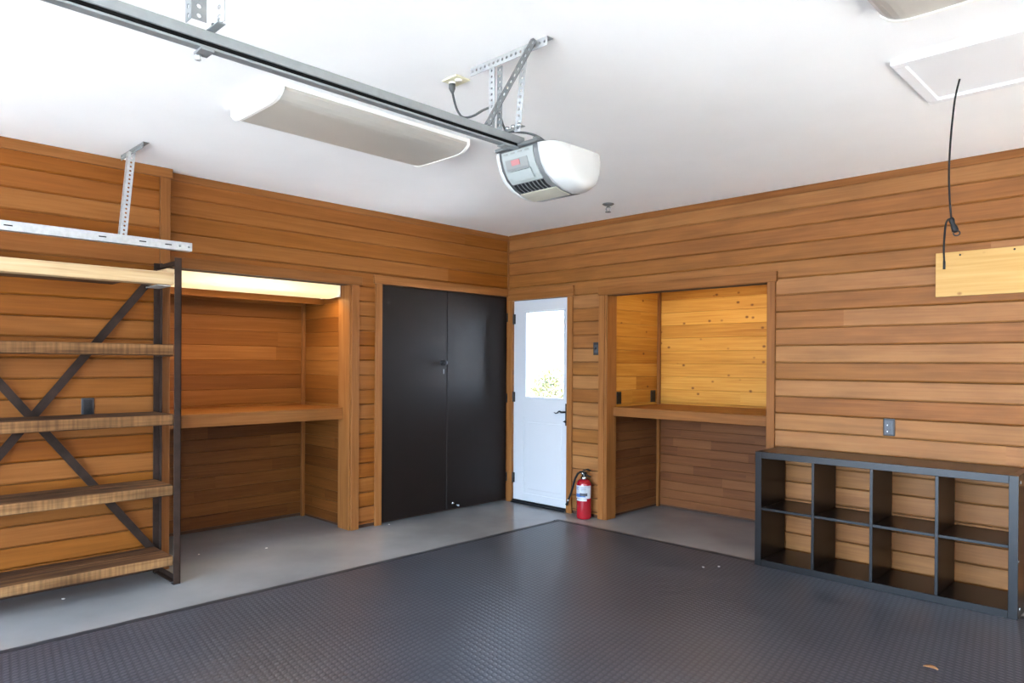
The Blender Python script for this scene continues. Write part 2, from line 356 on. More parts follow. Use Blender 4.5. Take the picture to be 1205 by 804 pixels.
# ------------------------------------------------------------------ boarded surfaces
PITCH = .1245
def boards(mb, mk, org, u, n, u0, u1, z0, z1, holes=(), pitch=PITCH, base=.0465 - PITCH, t=.016, style='channel', lens=(2.2, 4.5), seed=1, back=True):
    """horizontal boards on the plane org + u*s + z; n = outward normal into the room"""
    rg = random.Random(seed); org = V(org); u = V(u); n = V(n)
    P = lambda s_, d, z: org + u * s_ + n * d + V((0, 0, z))
    k0 = math.floor((z0 - base) / pitch)
    k = k0
    while base + k * pitch < z1 - 1e-4:
        a = max(z0, base + k * pitch); c = min(z1, base + (k + 1) * pitch); k += 1
        if c - a < .008: continue
        cuts = [u0]; x = u0 - rg.uniform(0, lens[0])
        while True:
            x += rg.uniform(*lens)
            if x >= u1 - .15: break
            if x > u0 + .15: cuts.append(x)
        cuts.append(u1)
        for i in range(len(cuts) - 1):
            rnd = rg.random()
            # split by holes, in height too
            segs = [(cuts[i], cuts[i + 1], a, c)]
            for (h0, h1, g0, g1) in holes:
                ns = []
                for (p, q, r_, s_) in segs:
                    if q <= h0 or p >= h1 or s_ <= g0 or r_ >= g1: ns.append((p, q, r_, s_)); continue
                    if p < h0: ns.append((p, h0, r_, s_))
                    if q > h1: ns.append((h1, q, r_, s_))
                    mp_, mq = max(p, h0), min(q, h1)
                    if r_ < g0 - .004: ns.append((mp_, mq, r_, g0))
                    if s_ > g1 + .004: ns.append((mp_, mq, g1, s_))
                segs = ns
            for (p, q, r_, s_) in segs:
                if q - p < .004: continue
                mb.mat(mk).rnd = rnd
                h = s_ - r_
                if style == 'channel' and h > .04:
                    lo = .003 if r_ > a + .001 else .011
                    prof = [(0, r_ + .0025), (t - .010, r_ + .003), (t - .0005, r_ + .0025 + lo), (t, s_ - .003), (t - .003, s_), (0, s_)]
                else:
                    e = .0028 if style != 'flat' else .0005
                    prof = [(0, r_), (t - e * 1.5, r_), (t, r_ + e * 1.3), (t, s_ - e), (t - e * 1.5, s_), (0, s_)]
                A = [mb.bm.verts.new(P(p, d, z)) for d, z in prof]; B = [mb.bm.verts.new(P(q, d, z)) for d, z in prof]
                m_ = len(prof)
                for j in range(m_ - 1): mb.face([A[j], A[j + 1], B[j + 1], B[j]])
                mb.face(A); mb.face(B[::-1])
    mb.rnd = 0.
    return mb
def slab_with_holes(mb, fn, u0, u1, z0, z1, holes):
    """fn(ua,ub,za,zb) adds a box; tiles the rectangle around the openings"""
    us = sorted({u0, u1, *[h[0] for h in holes], *[h[1] for h in holes]}); us = [x for x in us if u0 <= x <= u1]
    for a, b in zip(us, us[1:]):
        zs = [(z0, z1)]
        for h in holes:
            if h[0] <= a + 1e-6 and h[1] >= b - 1e-6:
                nz = []
                for p, q in zs:
                    if q <= h[2] or p >= h[3]: nz.append((p, q)); continue
                    if p < h[2]: nz.append((p, h[2]))
                    if q > h[3]: nz.append((h[3], q))
                zs = nz
        for p, q in zs: fn(a, b, p, q)

YF = -8.2          # inside face of the front (garage door) wall
XR = 10.6
T = .016
# openings: left wall (u = y), back wall (u = x)
LH = [(-3.33, -1.86, 0., 2.05), (-1.555, -.012, 0., 2.08)]
RH = [(.078, .80, 0., 2.035), (1.25, 2.744, 0., 2.02)]

# left wall: board faces end at x = 0
mb = MB()
mb.mat('gap'); slab_with_holes(mb, lambda a, b, p, q: mb.box(-.12, -T, a, b, p, q), YF, 0., 0., H, LH)
boards(mb, 'cedar_y', (-T, 0, 0), (0, 1, 0), (1, 0, 0), -3.40, -.0, .03, H, LH, seed=11, lens=(9., 12.))
# furred-out part towards the garage door
mb.mat('gap').box(-T, .067, YF, -3.40, 0, H)
boards(mb, 'cedar_y', (.083 - T, 0, 0), (0, 1, 0), (1, 0, 0), YF, -3.40, .03, H, (), seed=5, lens=(9., 12.))
struct(mb.build('wall_left'), 'left garage wall clad in horizontal orange cedar boards', 'wall')

mb = MB()
mb.mat('gap'); slab_with_holes(mb, lambda a, b, p, q: mb.box(a, b, T, .12, p, q), -.12, XR + .12, 0., H, RH)
boards(mb, 'cedar_x', (0, T, 0), (1, 0, 0), (0, -1, 0), 0., XR, .03, H, RH, seed=23, lens=(4.5, 9.))
struct(mb.build('wall_back'), 'back garage wall clad in horizontal cedar boards with white door', 'wall')

SH = [(-6.6, -.35, 0., 2.4)]  # unseen side opening, added so sun on the floor brightens the ceiling
mb = MB(); mb.mat('gap'); slab_with_holes(mb, lambda a, b, p, q: mb.box(XR + T, XR + .12, a, b, p, q), YF, 0., 0., H, SH)
boards(mb, 'cedar_y', (XR + T, 0, 0), (0, 1, 0), (-1, 0, 0), YF, 0, .03, H, SH, seed=31)
struct(mb.build('wall_right'), 'right garage wall of cedar boards with an added sun opening, outside the picture', 'wall')

GH = [(.35, 5.70, -1., 2.50)]
mb = MB(); mb.mat('drywall'); slab_with_holes(mb, lambda a, b, p, q: mb.box(a, b, YF - .14, YF, p, q), -.12, XR + .12, 0, H, GH)
struct(mb.build('wall_front'), 'white front wall around the open garage doorway', 'wall')

mb = MB(); mb.mat('concrete').box(-1.05, XR + .14, YF - .14, 1.1, -.15, 0)
struct(mb.build('floor'), 'smooth sealed grey concrete garage floor', 'floor')
mb = MB(); mb.mat('ceiling').box(-.14, XR + .14, YF - .14, .14, H, H + .12)
struct(mb.build('ceiling'), 'flat white plaster garage ceiling', 'ceiling')

# ---- alcove in the left wall
NX, NY0, NY1, NZ = -.80, -3.33, -1.86, 2.16
mb = MB(); mb.mat('gap')
mb.box(NX - .10, NX - .012, NY0 - .12, NY1 + .12, 0, NZ + .1)
mb.box(NX - .012, -.12, NY0 - .12, NY0 - .012, 0, NZ + .1); mb.box(NX - .012, -.12, NY1 + .030, NY1 + .12, 0, NZ + .1)
mb.mat('amber_y').box(NX - .012, -.12, NY0 - .012, NY1 + .03, NZ, NZ + .1)
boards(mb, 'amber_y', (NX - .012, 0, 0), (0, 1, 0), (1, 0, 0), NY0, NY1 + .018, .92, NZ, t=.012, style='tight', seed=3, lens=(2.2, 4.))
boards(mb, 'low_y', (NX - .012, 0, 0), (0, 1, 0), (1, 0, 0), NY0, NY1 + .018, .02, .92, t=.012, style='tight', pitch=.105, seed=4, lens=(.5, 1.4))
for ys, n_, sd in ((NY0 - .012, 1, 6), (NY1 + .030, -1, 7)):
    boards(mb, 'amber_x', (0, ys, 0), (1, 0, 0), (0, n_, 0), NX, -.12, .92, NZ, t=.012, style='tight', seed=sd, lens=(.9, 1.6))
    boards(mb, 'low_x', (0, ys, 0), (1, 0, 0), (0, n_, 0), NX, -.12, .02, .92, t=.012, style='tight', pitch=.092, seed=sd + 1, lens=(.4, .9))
struct(mb.build('wall_left_alcove'), 'recessed alcove in the left wall lined with brown cedar boards', 'wall')

# ---- alcove in the back wall
QX0, QX1, QY, QZ = 1.215, 2.80, .90, 2.20
mb = MB(); mb.mat('gap')
mb.box(QX0 - .12, QX1 + .12, QY + .012, QY + .1, 0, QZ + .1)
mb.box(QX0 - .12, QX0 - .012, .12, QY + .012, 0, QZ + .1); mb.box(QX1 + .012, QX1 + .12, .12, QY + .012, 0, QZ + .1)
mb.mat('pine_x').box(QX0 - .012, QX1 + .012, .12, QY + .012, QZ, QZ + .1)
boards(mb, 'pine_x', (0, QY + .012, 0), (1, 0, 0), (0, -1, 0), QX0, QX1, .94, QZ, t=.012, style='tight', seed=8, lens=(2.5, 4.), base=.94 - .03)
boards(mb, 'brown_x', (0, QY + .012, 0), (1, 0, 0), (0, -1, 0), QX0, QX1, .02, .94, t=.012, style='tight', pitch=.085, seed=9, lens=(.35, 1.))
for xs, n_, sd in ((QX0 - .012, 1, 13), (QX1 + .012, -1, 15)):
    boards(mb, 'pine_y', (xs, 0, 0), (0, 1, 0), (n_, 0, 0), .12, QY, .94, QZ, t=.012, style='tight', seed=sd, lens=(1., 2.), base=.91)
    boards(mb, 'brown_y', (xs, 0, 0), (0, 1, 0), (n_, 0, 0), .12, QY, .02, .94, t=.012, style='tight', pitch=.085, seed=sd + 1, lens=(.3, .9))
struct(mb.build('wall_back_alcove'), 'recessed alcove in the back wall lined with knotty pine over brown boards', 'wall')

# ------------------------------------------------------------------ trim
tn = [0]
def trim(mk, box, label, bev=.002):
    tn[0] += 1; mb = MB(); mb.mat(mk).rnd = random.random(); mb.box(*box, bev=bev)
    return struct(mb.build('trim_%d' % tn[0]), label, 'trim')
e = .0005
trim('trim_y', (e, .012, -3.325, -.014, 2.648, H - e), 'thin cedar ceiling trim along the left wall')
trim('trim_x', (.014, XR - .014, -.012, -e, 2.648, H - e), 'thin cedar ceiling trim along the back wall')
trim('trim_y', (.083 + e, .103, YF + .01, -3.322, 2.635, H - e), 'cedar ceiling trim over the furred-out wall behind the rack')
trim('cedar_z', (e, .100, -3.40 + e, -3.335, 0, 2.635 - e), 'upright cedar post between rack and left alcove')
trim('cedar_z', (e, .016, -.016, -e, 0.0, 2.647), 'slim cedar quarter strip in the far corner of the room')
# left alcove
trim('trim_y', (e, .024, -3.333, -1.765, 2.05, 2.122), 'horizontal cedar casing above the left alcove')
trim('cedar_z', (e, .020, -1.86, -1.787, 0, 2.05 - e), 'upright cedar casing right of the left alcove')
trim('cedar_z', (-.17, -e, -1.86 - .012, -1.86 - e, 0, 2.05), 'deep cedar jamb on the right of the left alcove')
trim('cedar_z', (NX + e, NX + .03, NY1 - .012, NY1 + .018 - e, 0, NZ - e), 'slim corner strip inside the left alcove')
trim('trim_y', (-.17, -e, NY0, -1.873, 2.05 + e, 2.062), 'cedar head board of the left alcove')
# black double doors
trim('trim_y', (e, .022, -1.64, -.017, 2.082, 2.152), 'horizontal cedar casing above the black double doors')
trim('cedar_z', (e, .020, -1.622, -1.556, 0, 2.082 - e), 'upright cedar casing left of the black double doors')
# white door
trim('trim_x', (.017, .873, -.022, -e, 2.036, 2.137), 'horizontal cedar casing above the white door')
trim('cedar_z', (.017, .078, -.020, -e, 0, 2.036 - e), 'upright cedar casing left of the white door')
trim('cedar_z', (.80, .862, -.020, -e, 0, 2.036 - e), 'upright cedar casing right of the white door')
# back alcove
trim('trim_x', (1.165, 2.818, -.024, -e, 2.022, 2.098), 'horizontal cedar casing above the back alcove')
trim('cedar_z', (1.172, 1.236, -.020, -e, 0, 2.022 - e), 'upright cedar casing left of the back alcove')
trim('cedar_z', (1.250 + e, 1.262, -.008, .135, 0, 2.02), 'deep cedar jamb on the left of the back alcove')
trim('cedar_z', (1.2365, 1.2495, -.012, -e, 0, 2.021), 'narrow cedar bead beside the jamb of the back alcove')
trim('cedar_z', (2.744, 2.806, -.020, -e, 0, 2.022 - e), 'upright cedar casing right of the back alcove')
trim('cedar_z', (QX0 + e, QX0 + .03, QY - .03, QY - e, 0, QZ - e), 'slim corner strip inside the back alcove')
trim('trim_x', (1.263, 2.744, .001, .135, 2.02 + e, 2.034), 'cedar head board of the back alcove')

# ------------------------------------------------------------------ black double doors
d = thing('door_1', 'pair of tall dark brown-black flush doors beside the corner', 'door', (-.02, -.785, 0), kind='structure')
mb = MB(); mb.mat('gap').box(-.118, -.062, -1.555, -.013, 0, 2.08); mb.build('door_back_panel', d)
for y0, y1, nm in ((-1.550, -.812, 'l'), (-.800, -.022, 'r')):
    mb = MB(); mb.mat('black_door').box(-.040, .002, y0, y1, .022, 2.074, bev=.003); lf = mb.build('door_leaf', d)
mb = MB(); mb.mat('black_door').box(-.03, .006, -.8115, -.8005, .022, 2.074, bev=.002); mb.build('meeting_strip', d)
mb = MB(); mb.mat('black'); mt = Matrix.Rotation(R(90), 4, 'Y')
mb.lathe([(.026, 0), (.026, .004), (.010, .008), (.010, .030), (.022, .036), (.027, .048), (.022, .058), (.0, .062)], (.002, -.872, 1.405), 20, mtx=mt); mb.build('door_knob', d)
mb = MB(); mb.mat('galv_dark').box(.002, .006, -.862, -.846, 1.30, 1.345, bev=.002); mb.build('key_tag', d)
mb = MB(); mb.mat('chrome').tube([(.003, -.735, .075), (.05, -.735, .068), (.085, -.735, .064)], [.004, .004, .004], 8)
mb.lathe([(0, 0), (.012, .002), (.012, .006), (.005, .012)], (.0025, -.735, .0755), 12, mtx=mt); sp = mb.build('door_stop', d)
mb = MB(); mb.mat('label_white').lathe([(0, 0), (.009, .001), (.010, .010), (.0, .014)], (.082, -.735, .0645), 12, mtx=mt); mb.build('rubber_tip', sp)
for z in (.25, 1.05, 1.87):
    mb = MB(); mb.mat('black').tube([(.008, -.0185, z - .045), (.008, -.0185, z + .045)], .007, 8); mb.build('hinge', d)

# ------------------------------------------------------------------ white half-glazed door
d = thing('door_2', 'white half-glazed entry door with black lever handle', 'door', (.439, .03, 0), kind='structure')
X0, X1 = .084, .795
g0, g1, gz0, gz1 = .245, .748, 1.065, 1.915
p0, p1, pz0, pz1 = .228, .762, .108, .868
mb = MB(); mb.mat('doorwhite')
slab_with_holes(mb, lambda a, b, p, q: mb.box(a, b, .006, .046, p, q), X0, X1, .034, 2.031, [(g0, g1, gz0, gz1), (p0, p1, pz0, pz1)])
mb.box(p0, p1, .013, .040, pz0, pz1); mb.box(p0 + .045, p1 - .045, .008, .040, pz0 + .045, pz1 - .045, bev=.006)
mb.build('door_leaf', d)
mb = MB(); mb.mat('doorwhite')
for (a, b, p, q) in ((g0 - .012, g1 + .012, gz1 - .008, gz1 + .012), (g0 - .012, g1 + .012, gz0 - .012, gz0 + .008), (g0 - .012, g0 + .008, gz0, gz1), (g1 - .008, g1 + .012, gz0, gz1)):
    mb.box(a, b, .0, .050, p, q, bev=.003)
gf = mb.build('glazing_bead', d)
mb = MB(); mb.mat('glass').box(g0, g1, .023, .027, gz0, gz1); mb.build('glass_pane', d)
mb = MB(); mb.mat('black').box(.078, .80, -.035, .10, .001, .016, bev=.003); mb.box(.079, .799, .0, .06, .016, .031, bev=.003); mb.build('threshold', d)
for z in (.25, 1.065, 1.85):
    mb = MB(); mb.mat('bronze').box(.0835, .105, -.001, .006, z - .05, z + .05, bev=.001).tube([(.083, -.004, z - .052), (.083, -.004, z + .052)], .007, 8); mb.build('hinge', d)
mb = MB(); mb.mat('black').box(.768, .793, -.001, .006, .815, 1.025, bev=.003); hp = mb.build('handle_plate', d)
mb = MB(); mb.mat('black').tube([(.781, .0, .945), (.781, -.045, .945), (.765, -.055, .944), (.750, -.056, .954), (.735, -.056, .952), (.722, -.056, .938), (.700, -.056, .932), (.678, -.056, .940)], [.009, .009, .009, .008, .007, .006, .005, .004], 10); mb.build('lever', hp)
mb = MB(); mb.mat('black').lathe([(.014, 0), (.014, .012), (.006, .014), (.006, .024), (0, .025)], (.781, -.001, .855), 14, mtx=Matrix.Rotation(R(90), 4, 'X')); mb.box(.765, .797, -.026, -.018, .850, .860); mb.build('thumb_turn', hp)

# ------------------------------------------------------------------ worktops in the alcoves
mb = MB(); mb.mat('trim_y').rnd = .31; mb.box(NX + .001, -.095, NY0 + .001, -1.874, .925, 1.02, bev=.003)
tag(mb.build('worktop', origin=(-.45, -2.6, .925)), 'thick cedar worktop spanning the left alcove beside the rack', 'worktop')
mb = MB(); mb.mat('trim_x').rnd = .62; mb.box(1.2635, 2.798, .083, QY - .001, .932, 1.013, bev=.003)
tag(mb.build('worktop', origin=(2., .45, .932)), 'thick cedar worktop spanning the knotty pine alcove in the back wall', 'worktop')

def lamp_area(name, loc, sx, sy, watts, col):
    l = bpy.data.lights.new(name, 'AREA'); l.shape = 'RECTANGLE'; l.size = sx; l.size_y = sy; l.energy = watts; l.color = col
    o = bpy.data.objects.new(name, l); C.objects.link(o); o.location = loc
lamp_area('left_alcove_lamp', (-.21, -2.60, 1.944), .12, 1.38, 3.6, (1., .74, .36))
# alcove lamps
lt = thing('fluorescent_light', 'lit cream fluorescent fixture under the top of the left alcove', 'light', (-.28, -2.59, NZ))
mb = MB(); mb.mat('lamp_lens')
def lensprof(w0, w1, zt, zb, k=10):
    pts = [(w0, zt), (w0, zb + .045)]
    for i in range(k + 1):
        a = math.pi * i / k; pts.append(((w0 + w1) / 2 - (w1 - w0) / 2 * math.cos(a), zb + .045 - .045 * math.sin(a) ** .6 if 0 < i < k else zb + .045))
    pts += [(w1, zb + .045), (w1, zt)]
    out = []
    for p in pts:
        if not out or abs(p[0] - out[-1][0]) + abs(p[1] - out[-1][1]) > 1e-5: out.append(p)
    return out
mb.prism(lensprof(-.44, -.13, 2.10, 1.948), lambda p, q, s_: V((p, s_, q)), -3.318, -1.889, True); mb.build('lens', lt)
mb = MB(); mb.mat('white').box(-.44, -.13, -3.318, -1.889, 2.1005, NZ - .0005); mb.build('housing', lt)
for y in (-3.3275, -1.8885):
    mb = MB(); mb.mat('lens_cap').box(-.44, -.13, y, y + .009, 1.955, NZ - .001); mb.build('end_cap', lt)
mb = MB(); mb.mat('amber_y').rnd = .4; mb.box(-.478, -.456, NY0 + .001, NY1 + .017, 1.908, NZ - .001, bev=.002)
struct(mb.build('trim_%d' % (tn[0] + 1)), 'cedar valance board behind the lit fixture in the left alcove', 'trim'); tn[0] += 1

lt = thing('fluorescent_light', 'warm strip light hidden behind the casing of the back alcove', 'light', (2., .30, QZ))
mb = MB(); mb.mat('white').box(1.42, 2.62, .24, .36, QZ - .05, QZ - .0005, bev=.004); mb.build('housing', lt)
for y in (.265, .335):
    mb = MB(); mb.mat('lamp_tube').tube([(1.45, y, QZ - .066), (2.59, y, QZ - .066)], .013, 12); mb.build('tube', lt)

# ------------------------------------------------------------------ shelving rack
RX0, RX1, RY1, RY0 = .110, .478, -3.402, -4.850
rk = thing('shelving_rack', 'open rack of rough planks on dark steel posts with X bracing', 'shelf', ((RX0 + RX1) / 2, (RY0 + RY1) / 2, 0))
def angle_post(x, y, sx, sy, z1, nm='post'):
    mb = MB(); mb.mat('steel_dark'); t = .006; w = .042
    xs = sorted((x, x + sx * w)); ys = sorted((y, y + sy * t)); mb.box(xs[0], xs[1], ys[0], ys[1], 0.004, z1, bev=.001)
    xs = sorted((x, x + sx * t)); ys = sorted((y, y + sy * w)); mb.box(xs[0], xs[1], ys[0], ys[1], 0.004, z1, bev=.001)
    o = mb.build(nm, rk)
    mb = MB(); mb.mat('rubber').box(min(x, x + sx * w), max(x, x + sx * w), min(y, y + sy * w), max(y, y + sy * w), 0., .004); mb.build('foot_pad', o)
angle_post(RX1, RY1, -1, -1, 2.052); angle_post(RX0, RY1, 1, -1, 2.052)
angle_post(RX1, RY0, -1, 1, 2.052); angle_post(RX0, RY0, 1, 1, 2.052)
for y in (RY1 - .046, RY0 + .011):
    for z in (2.005, .010):
        mb = MB(); mb.mat('steel_dark').box(RX0 + .043, RX1 - .043, y, y + .035, z, z + .005); mb.box(RX0 + .043, RX1 - .043, y + .030, y + .035, z, z + .035)
        mb.build('crossbar', rk)
for z0, z1 in ((.122, .184), (.563, .628), (1.004, 1.072), (1.440, 1.508)):
    mb = MB(); mb.mat('plank').rnd = z0; xm = RX0 + .007 + (RX1 - RX0) * .5
    mb.box(RX0 + .044, xm - .002, RY0 + .046, RY1 - .046, z0, z1, bev=.004); mb.rnd = z0 + .1
    mb.box(xm, RX1 - .001, RY0 + .046, RY1 - .044, z0, z1, bev=.004)
    mb.mat('plank_edge'); mb.bm.normal_update(); ei = mb.mats.index('plank_edge'); xf = max(v.co.x for v in mb.bm.verts)
    for f in mb.bm.faces:
        if abs(f.normal.x) > .9 and f.calc_center_median().x > xf - .006: f.material_index = ei
    mb.build('shelf_plank', rk)
    for y in (RY1 - .046, RY0 + .008):
        mb = MB(); mb.mat('steel_dark').box(RX0 + .043, RX1 - .043, y, y + .038, z0 - .006, z0 - .001); mb.build('shelf_bracket', rk)
# top: two pale planks with a gap at the end, the front one with a notched end block
mb = MB(); mb.mat('plank_pale').rnd = .2; mb.box(RX1 - .10, RX1 - .001, RY0 + .046, RY1 - .044, 1.880, 1.958, bev=.003)
tp = mb.build('shelf_plank', rk); tp['label'] = 'pale sawn front plank'
mb = MB(); mb.mat('plank').rnd = .77; mb.box(RX0 + .044, RX1 - .115, RY0 + .046, RY1 - .30, 1.885, 1.912, bev=.003); mb.build('shelf_plank', rk)
mb = MB(); mb.mat('plank_pale').rnd = .5; mb.box(RX0 + .06, RX1 - .043, RY1 - .075, RY1 - .007, 1.9585, 1.985, bev=.003); eb = mb.build('end_block', rk)
mb = MB(); mb.mat('galv').box(RX0 + .12, RX1 - .04, RY1 - .13, RY1 - .05, 1.872, 1.8795, bev=.001); mb.build('shelf_bracket', rk)
for za, zb, x in ((.12, 2.0, RX0 + .010), (2.0, .12, RX0 + .018)):
    mb = MB(); mb.mat('steel_dark').bar((x, RY0 + .02, za), (x, RY1 - .02, zb), .048, .006, up=(1, 0, 0)); mb.build('cross_brace', rk)

# ------------------------------------------------------------------ cube bookcase
BX0, BX1, BY0, BY1, BZ0, BZ1 = 2.851, 4.360, -.419, -.030, .009, .800
bk = thing('cube_bookcase', 'low black-brown eight-cube bookcase lying along the back wall', 'bookcase', ((BX0 + BX1) / 2, (BY0 + BY1) / 2, BZ0))
def bp_(name, *b):
    mb = MB(); mb.mat('espresso').rnd = random.random(); mb.box(*b, bev=.0015); return mb.build(name, bk)
TH = .045
bp_('side_panel', BX0, BX0 + TH, BY0, BY1, BZ0, BZ1 - .0005)
s2 = bp_('side_panel', BX1 - TH, BX1, BY0, BY1, BZ0, BZ1 - .0005)
bp_('top_panel', BX0 + TH + .0005, BX1 - TH - .0005, BY0, BY1, BZ1 - TH, BZ1)
bp_('bottom_panel', BX0 + TH + .0005, BX1 - TH - .0005, BY0, BY1, BZ0, BZ0 + TH)
iw = (BX1 - BX0 - 2 * TH - 3 * .018) / 4; zmid = (BZ0 + BZ1) / 2
for k in range(1, 4):
    x = BX0 + TH + k * iw + (k - 1) * .018
    bp_('divider', x, x + .018, BY0 + .003, BY1 - .002, BZ0 + TH + .0005, BZ1 - TH - .0005)
for k in range(4):
    x = BX0 + TH + k * (iw + .018)
    bp_('shelf', x + .0005, x + iw - .0005, BY0 + .004, BY1 - .002, zmid - .009, zmid + .009)
for y, z in ((BY0 + .05, BZ1 - .04), (BY0 + .05, BZ0 + .05), (BY1 - .06, BZ1 - .04)):
    mb = MB(); mb.mat('label_white').lathe([(0, 0), (.009, 0), (.009, .003), (0, .004)], (BX1, y, z), 12, mtx=mt); mb.build('screw_cap', s2)
mb = MB(); mb.mat('label_white').lathe([(0, 0), (.005, 0), (.005, .003), (0, .004)], (BX1, BY0 + .012, .33), 10, mtx=mt); mb.build('screw_cap', s2)

# ------------------------------------------------------------------ floor mat, debris
mb = MB(); mb.mat('mat').box(1.0205, 5.6, -4.9, -.3685, .0005, .009); mo = mb.build('floor_mat', origin=(3.3, -3.2, 0))
tag(mo, 'large dark grey rubber tread mat covering the middle of the floor', 'mat')
mb = MB(); mb.mat('mat_edge')
def ramp(poly, fn, a, b): mb.prism(poly, fn, a, b)
ramp([(.956, .0005), (1.020, .0005), (1.020, .0088), (.968, .0088)], lambda p, q, s_: V((p, s_, q)), -4.9, -.3685)
ramp([(-.303, .0005), (-.368, .0005), (-.368, .0088), (-.315, .0088)], lambda p, q, s_: V((s_, p, q)), .956, 5.6)
mb.build('mat_border', mo, origin=(3.3, -3.2, 0))
# a dry curled leaf on the mat and small chips on the concrete
mb = MB(); mb.mat('dry'); lc = V((4.195, -1.469, .0125))
rows = []
for i in range(7):
    a = i / 6; w = .017 * math.sin(math.pi * min(1, a * .95 + .04)) + .001
    rows.append([mb.bm.verts.new(lc + V((.06 * (a - .5), s_ * w, .008 * abs(s_) + .006 * math.sin(3 * a) + .001 * (i % 2)))) for s_ in (-1, -.4, .4, 1)])
for i in range(6):
    for j in range(3): mb.face([rows[i][j], rows[i][j + 1], rows[i + 1][j + 1], rows[i + 1][j]], True)
lo = mb.build('dry_leaf', origin=(4.195, -1.469, .009)); tag(lo, 'small curled brown dry leaf on the dark mat near the picture bottom', 'leaf')
sol = lo.modifiers.new('thickness', 'SOLIDIFY'); sol.thickness = .0012
rg = random.Random(4)
mb0 = None
for i, (x, y, lab) in enumerate(((-.12, -3.05, 'tiny pale paint chip on the concrete in front of the left alcove'), (.055, -2.62, 'pale crumb on the concrete below the left alcove worktop'), (.30, -4.0, 'pale crumb on the concrete under the plank rack'), (.05, -1.50, 'white paint chip on the concrete at the foot of the black doors'), (2.638, -.739, 'larger white chip lying on the dark mat left of the bookcase'), (2.702, -.644, 'smaller white chip lying on the dark mat left of the bookcase'))):
    mb = MB(); mb.mat('speck'); r = .009
    ring = [V((x + r * rg.uniform(.6, 1.2) * math.cos(k * math.pi / 3), y + r * rg.uniform(.6, 1.2) * math.sin(k * math.pi / 3), 0)) for k in range(6)]
    mb.prism([(p.x, p.y) for p in ring], lambda p, q, s_: V((p, q, s_)), .0003 + (.0089 if x > 1 else 0), .004 + (.0089 if x > 1 else 0))
    tag(mb.build('paint_chip', origin=(x, y, .009 if x > 1 else 0)), lab, 'chip', 'pale chips on the floor')

# ------------------------------------------------------------------ fire extinguisher
ex, ey = 1.072, -.088
fe = thing('fire_extinguisher', 'red fire extinguisher with black hose standing beside the white door', 'fire extinguisher', (ex, ey, 0))
r = .068
mb = MB(); mb.mat('red'); prof = [(.0, .002), (r - .012, .0), (r - .003, .006), (r, .018), (r, .300)]
for k in range(1, 8):
    a = k / 7 * math.pi / 2; prof.append((r - (r - .030) * (1 - math.cos(a)), .300 + .058 * math.sin(a)))
prof.append((.026, .362)); mb.lathe(prof, (ex, ey, 0), 40); mb.build('cylinder', fe)
A0 = R(-160); A1 = R(10)
def band(z0, z1, mk, a0=A0, a1=A1, dr=.0006, parent=fe, nm='label'):
    mb = MB(); mb.mat(mk); pr = [(r + dr, z0), (r + dr, z1)]; mb.lathe(pr, (ex, ey, 0), 24, a0, a1); return mb.build(nm, parent)
lb = band(.190, .305, 'label_white')
band(.203, .232, 'label_blue', R(-150), R(-40), .0011, lb, 'label_print')
band(.212, .240, 'label_black', R(-85), R(-25), .0015, lb, 'label_print')
for i in range(5): band(.250 + i * .010, .253 + i * .010, 'label_black', R(-75), R(-35 - 6 * (i % 2)), .0011, lb, 'label_print')
for i in range(3): band(.268 + i * .009, .272 + i * .009, 'label_blue', R(-140), R(-95 - 8 * (i % 2)), .0011, lb, 'label_print')
band(.168, .188, 'label_white', R(-120), R(-30), .0006, fe, 'label')
mb = MB(); mb.mat('chrome').lathe([(.026, .355), (.030, .362), (.030, .378), (.020, .384), (.020, .405), (.0, .406)], (ex, ey, 0), 24); mb.build('valve_collar', fe)
mb = MB(); mb.mat('black').box(ex - .022, ex + .022, ey - .016, ey + .016, .395, .425, bev=.005); vb = mb.build('valve_body', fe)
mb = MB(); mb.mat('black'); mb.bar((ex - .020, ey, .428), (ex + .040, ey - .004, .452), .022, .008); mb.bar((ex + .038, ey - .004, .452), (ex + .072, ey - .006, .440), .022, .008); mb.build('squeeze_lever', fe)
mb = MB(); mb.mat('black').bar((ex + .01, ey, .402), (ex + .075, ey - .004, .385), .022, .008); mb.build('carry_handle', fe)
mb = MB(); mb.mat('chrome').lathe([(.012, 0), (.012, .010), (.0, .011)], (ex - .004, ey - .016, .408), 14, mtx=Matrix.Rotation(R(90), 4, 'X')); mb.build('gauge', fe)
hp_ = [(ex - .018, ey, .412), (ex - .040, ey - .002, .418), (ex - .070, ey - .006, .400), (ex - .095, ey - .012, .350), (ex - .112, ey - .016, .290), (ex - .135, ey - .016, .225), (ex - .162, ey - .012, .170), (ex - .175, ey - .010, .145)]
mb = MB(); mb.mat('rubber').tube(hp_, .0095, 10); hs = mb.build('hose', fe)
mb = MB(); mb.mat('chrome').tube([(ex - .173, ey - .010, .150), (ex - .182, ey - .009, .132)], .012, 12); mb.build('hose_ferrule', hs)
mb = MB(); mb.mat('rubber').tube([(ex - .181, ey - .009, .134), (ex - .200, ey - .006, .095)], [.010, .013], 12); mb.build('nozzle', hs)

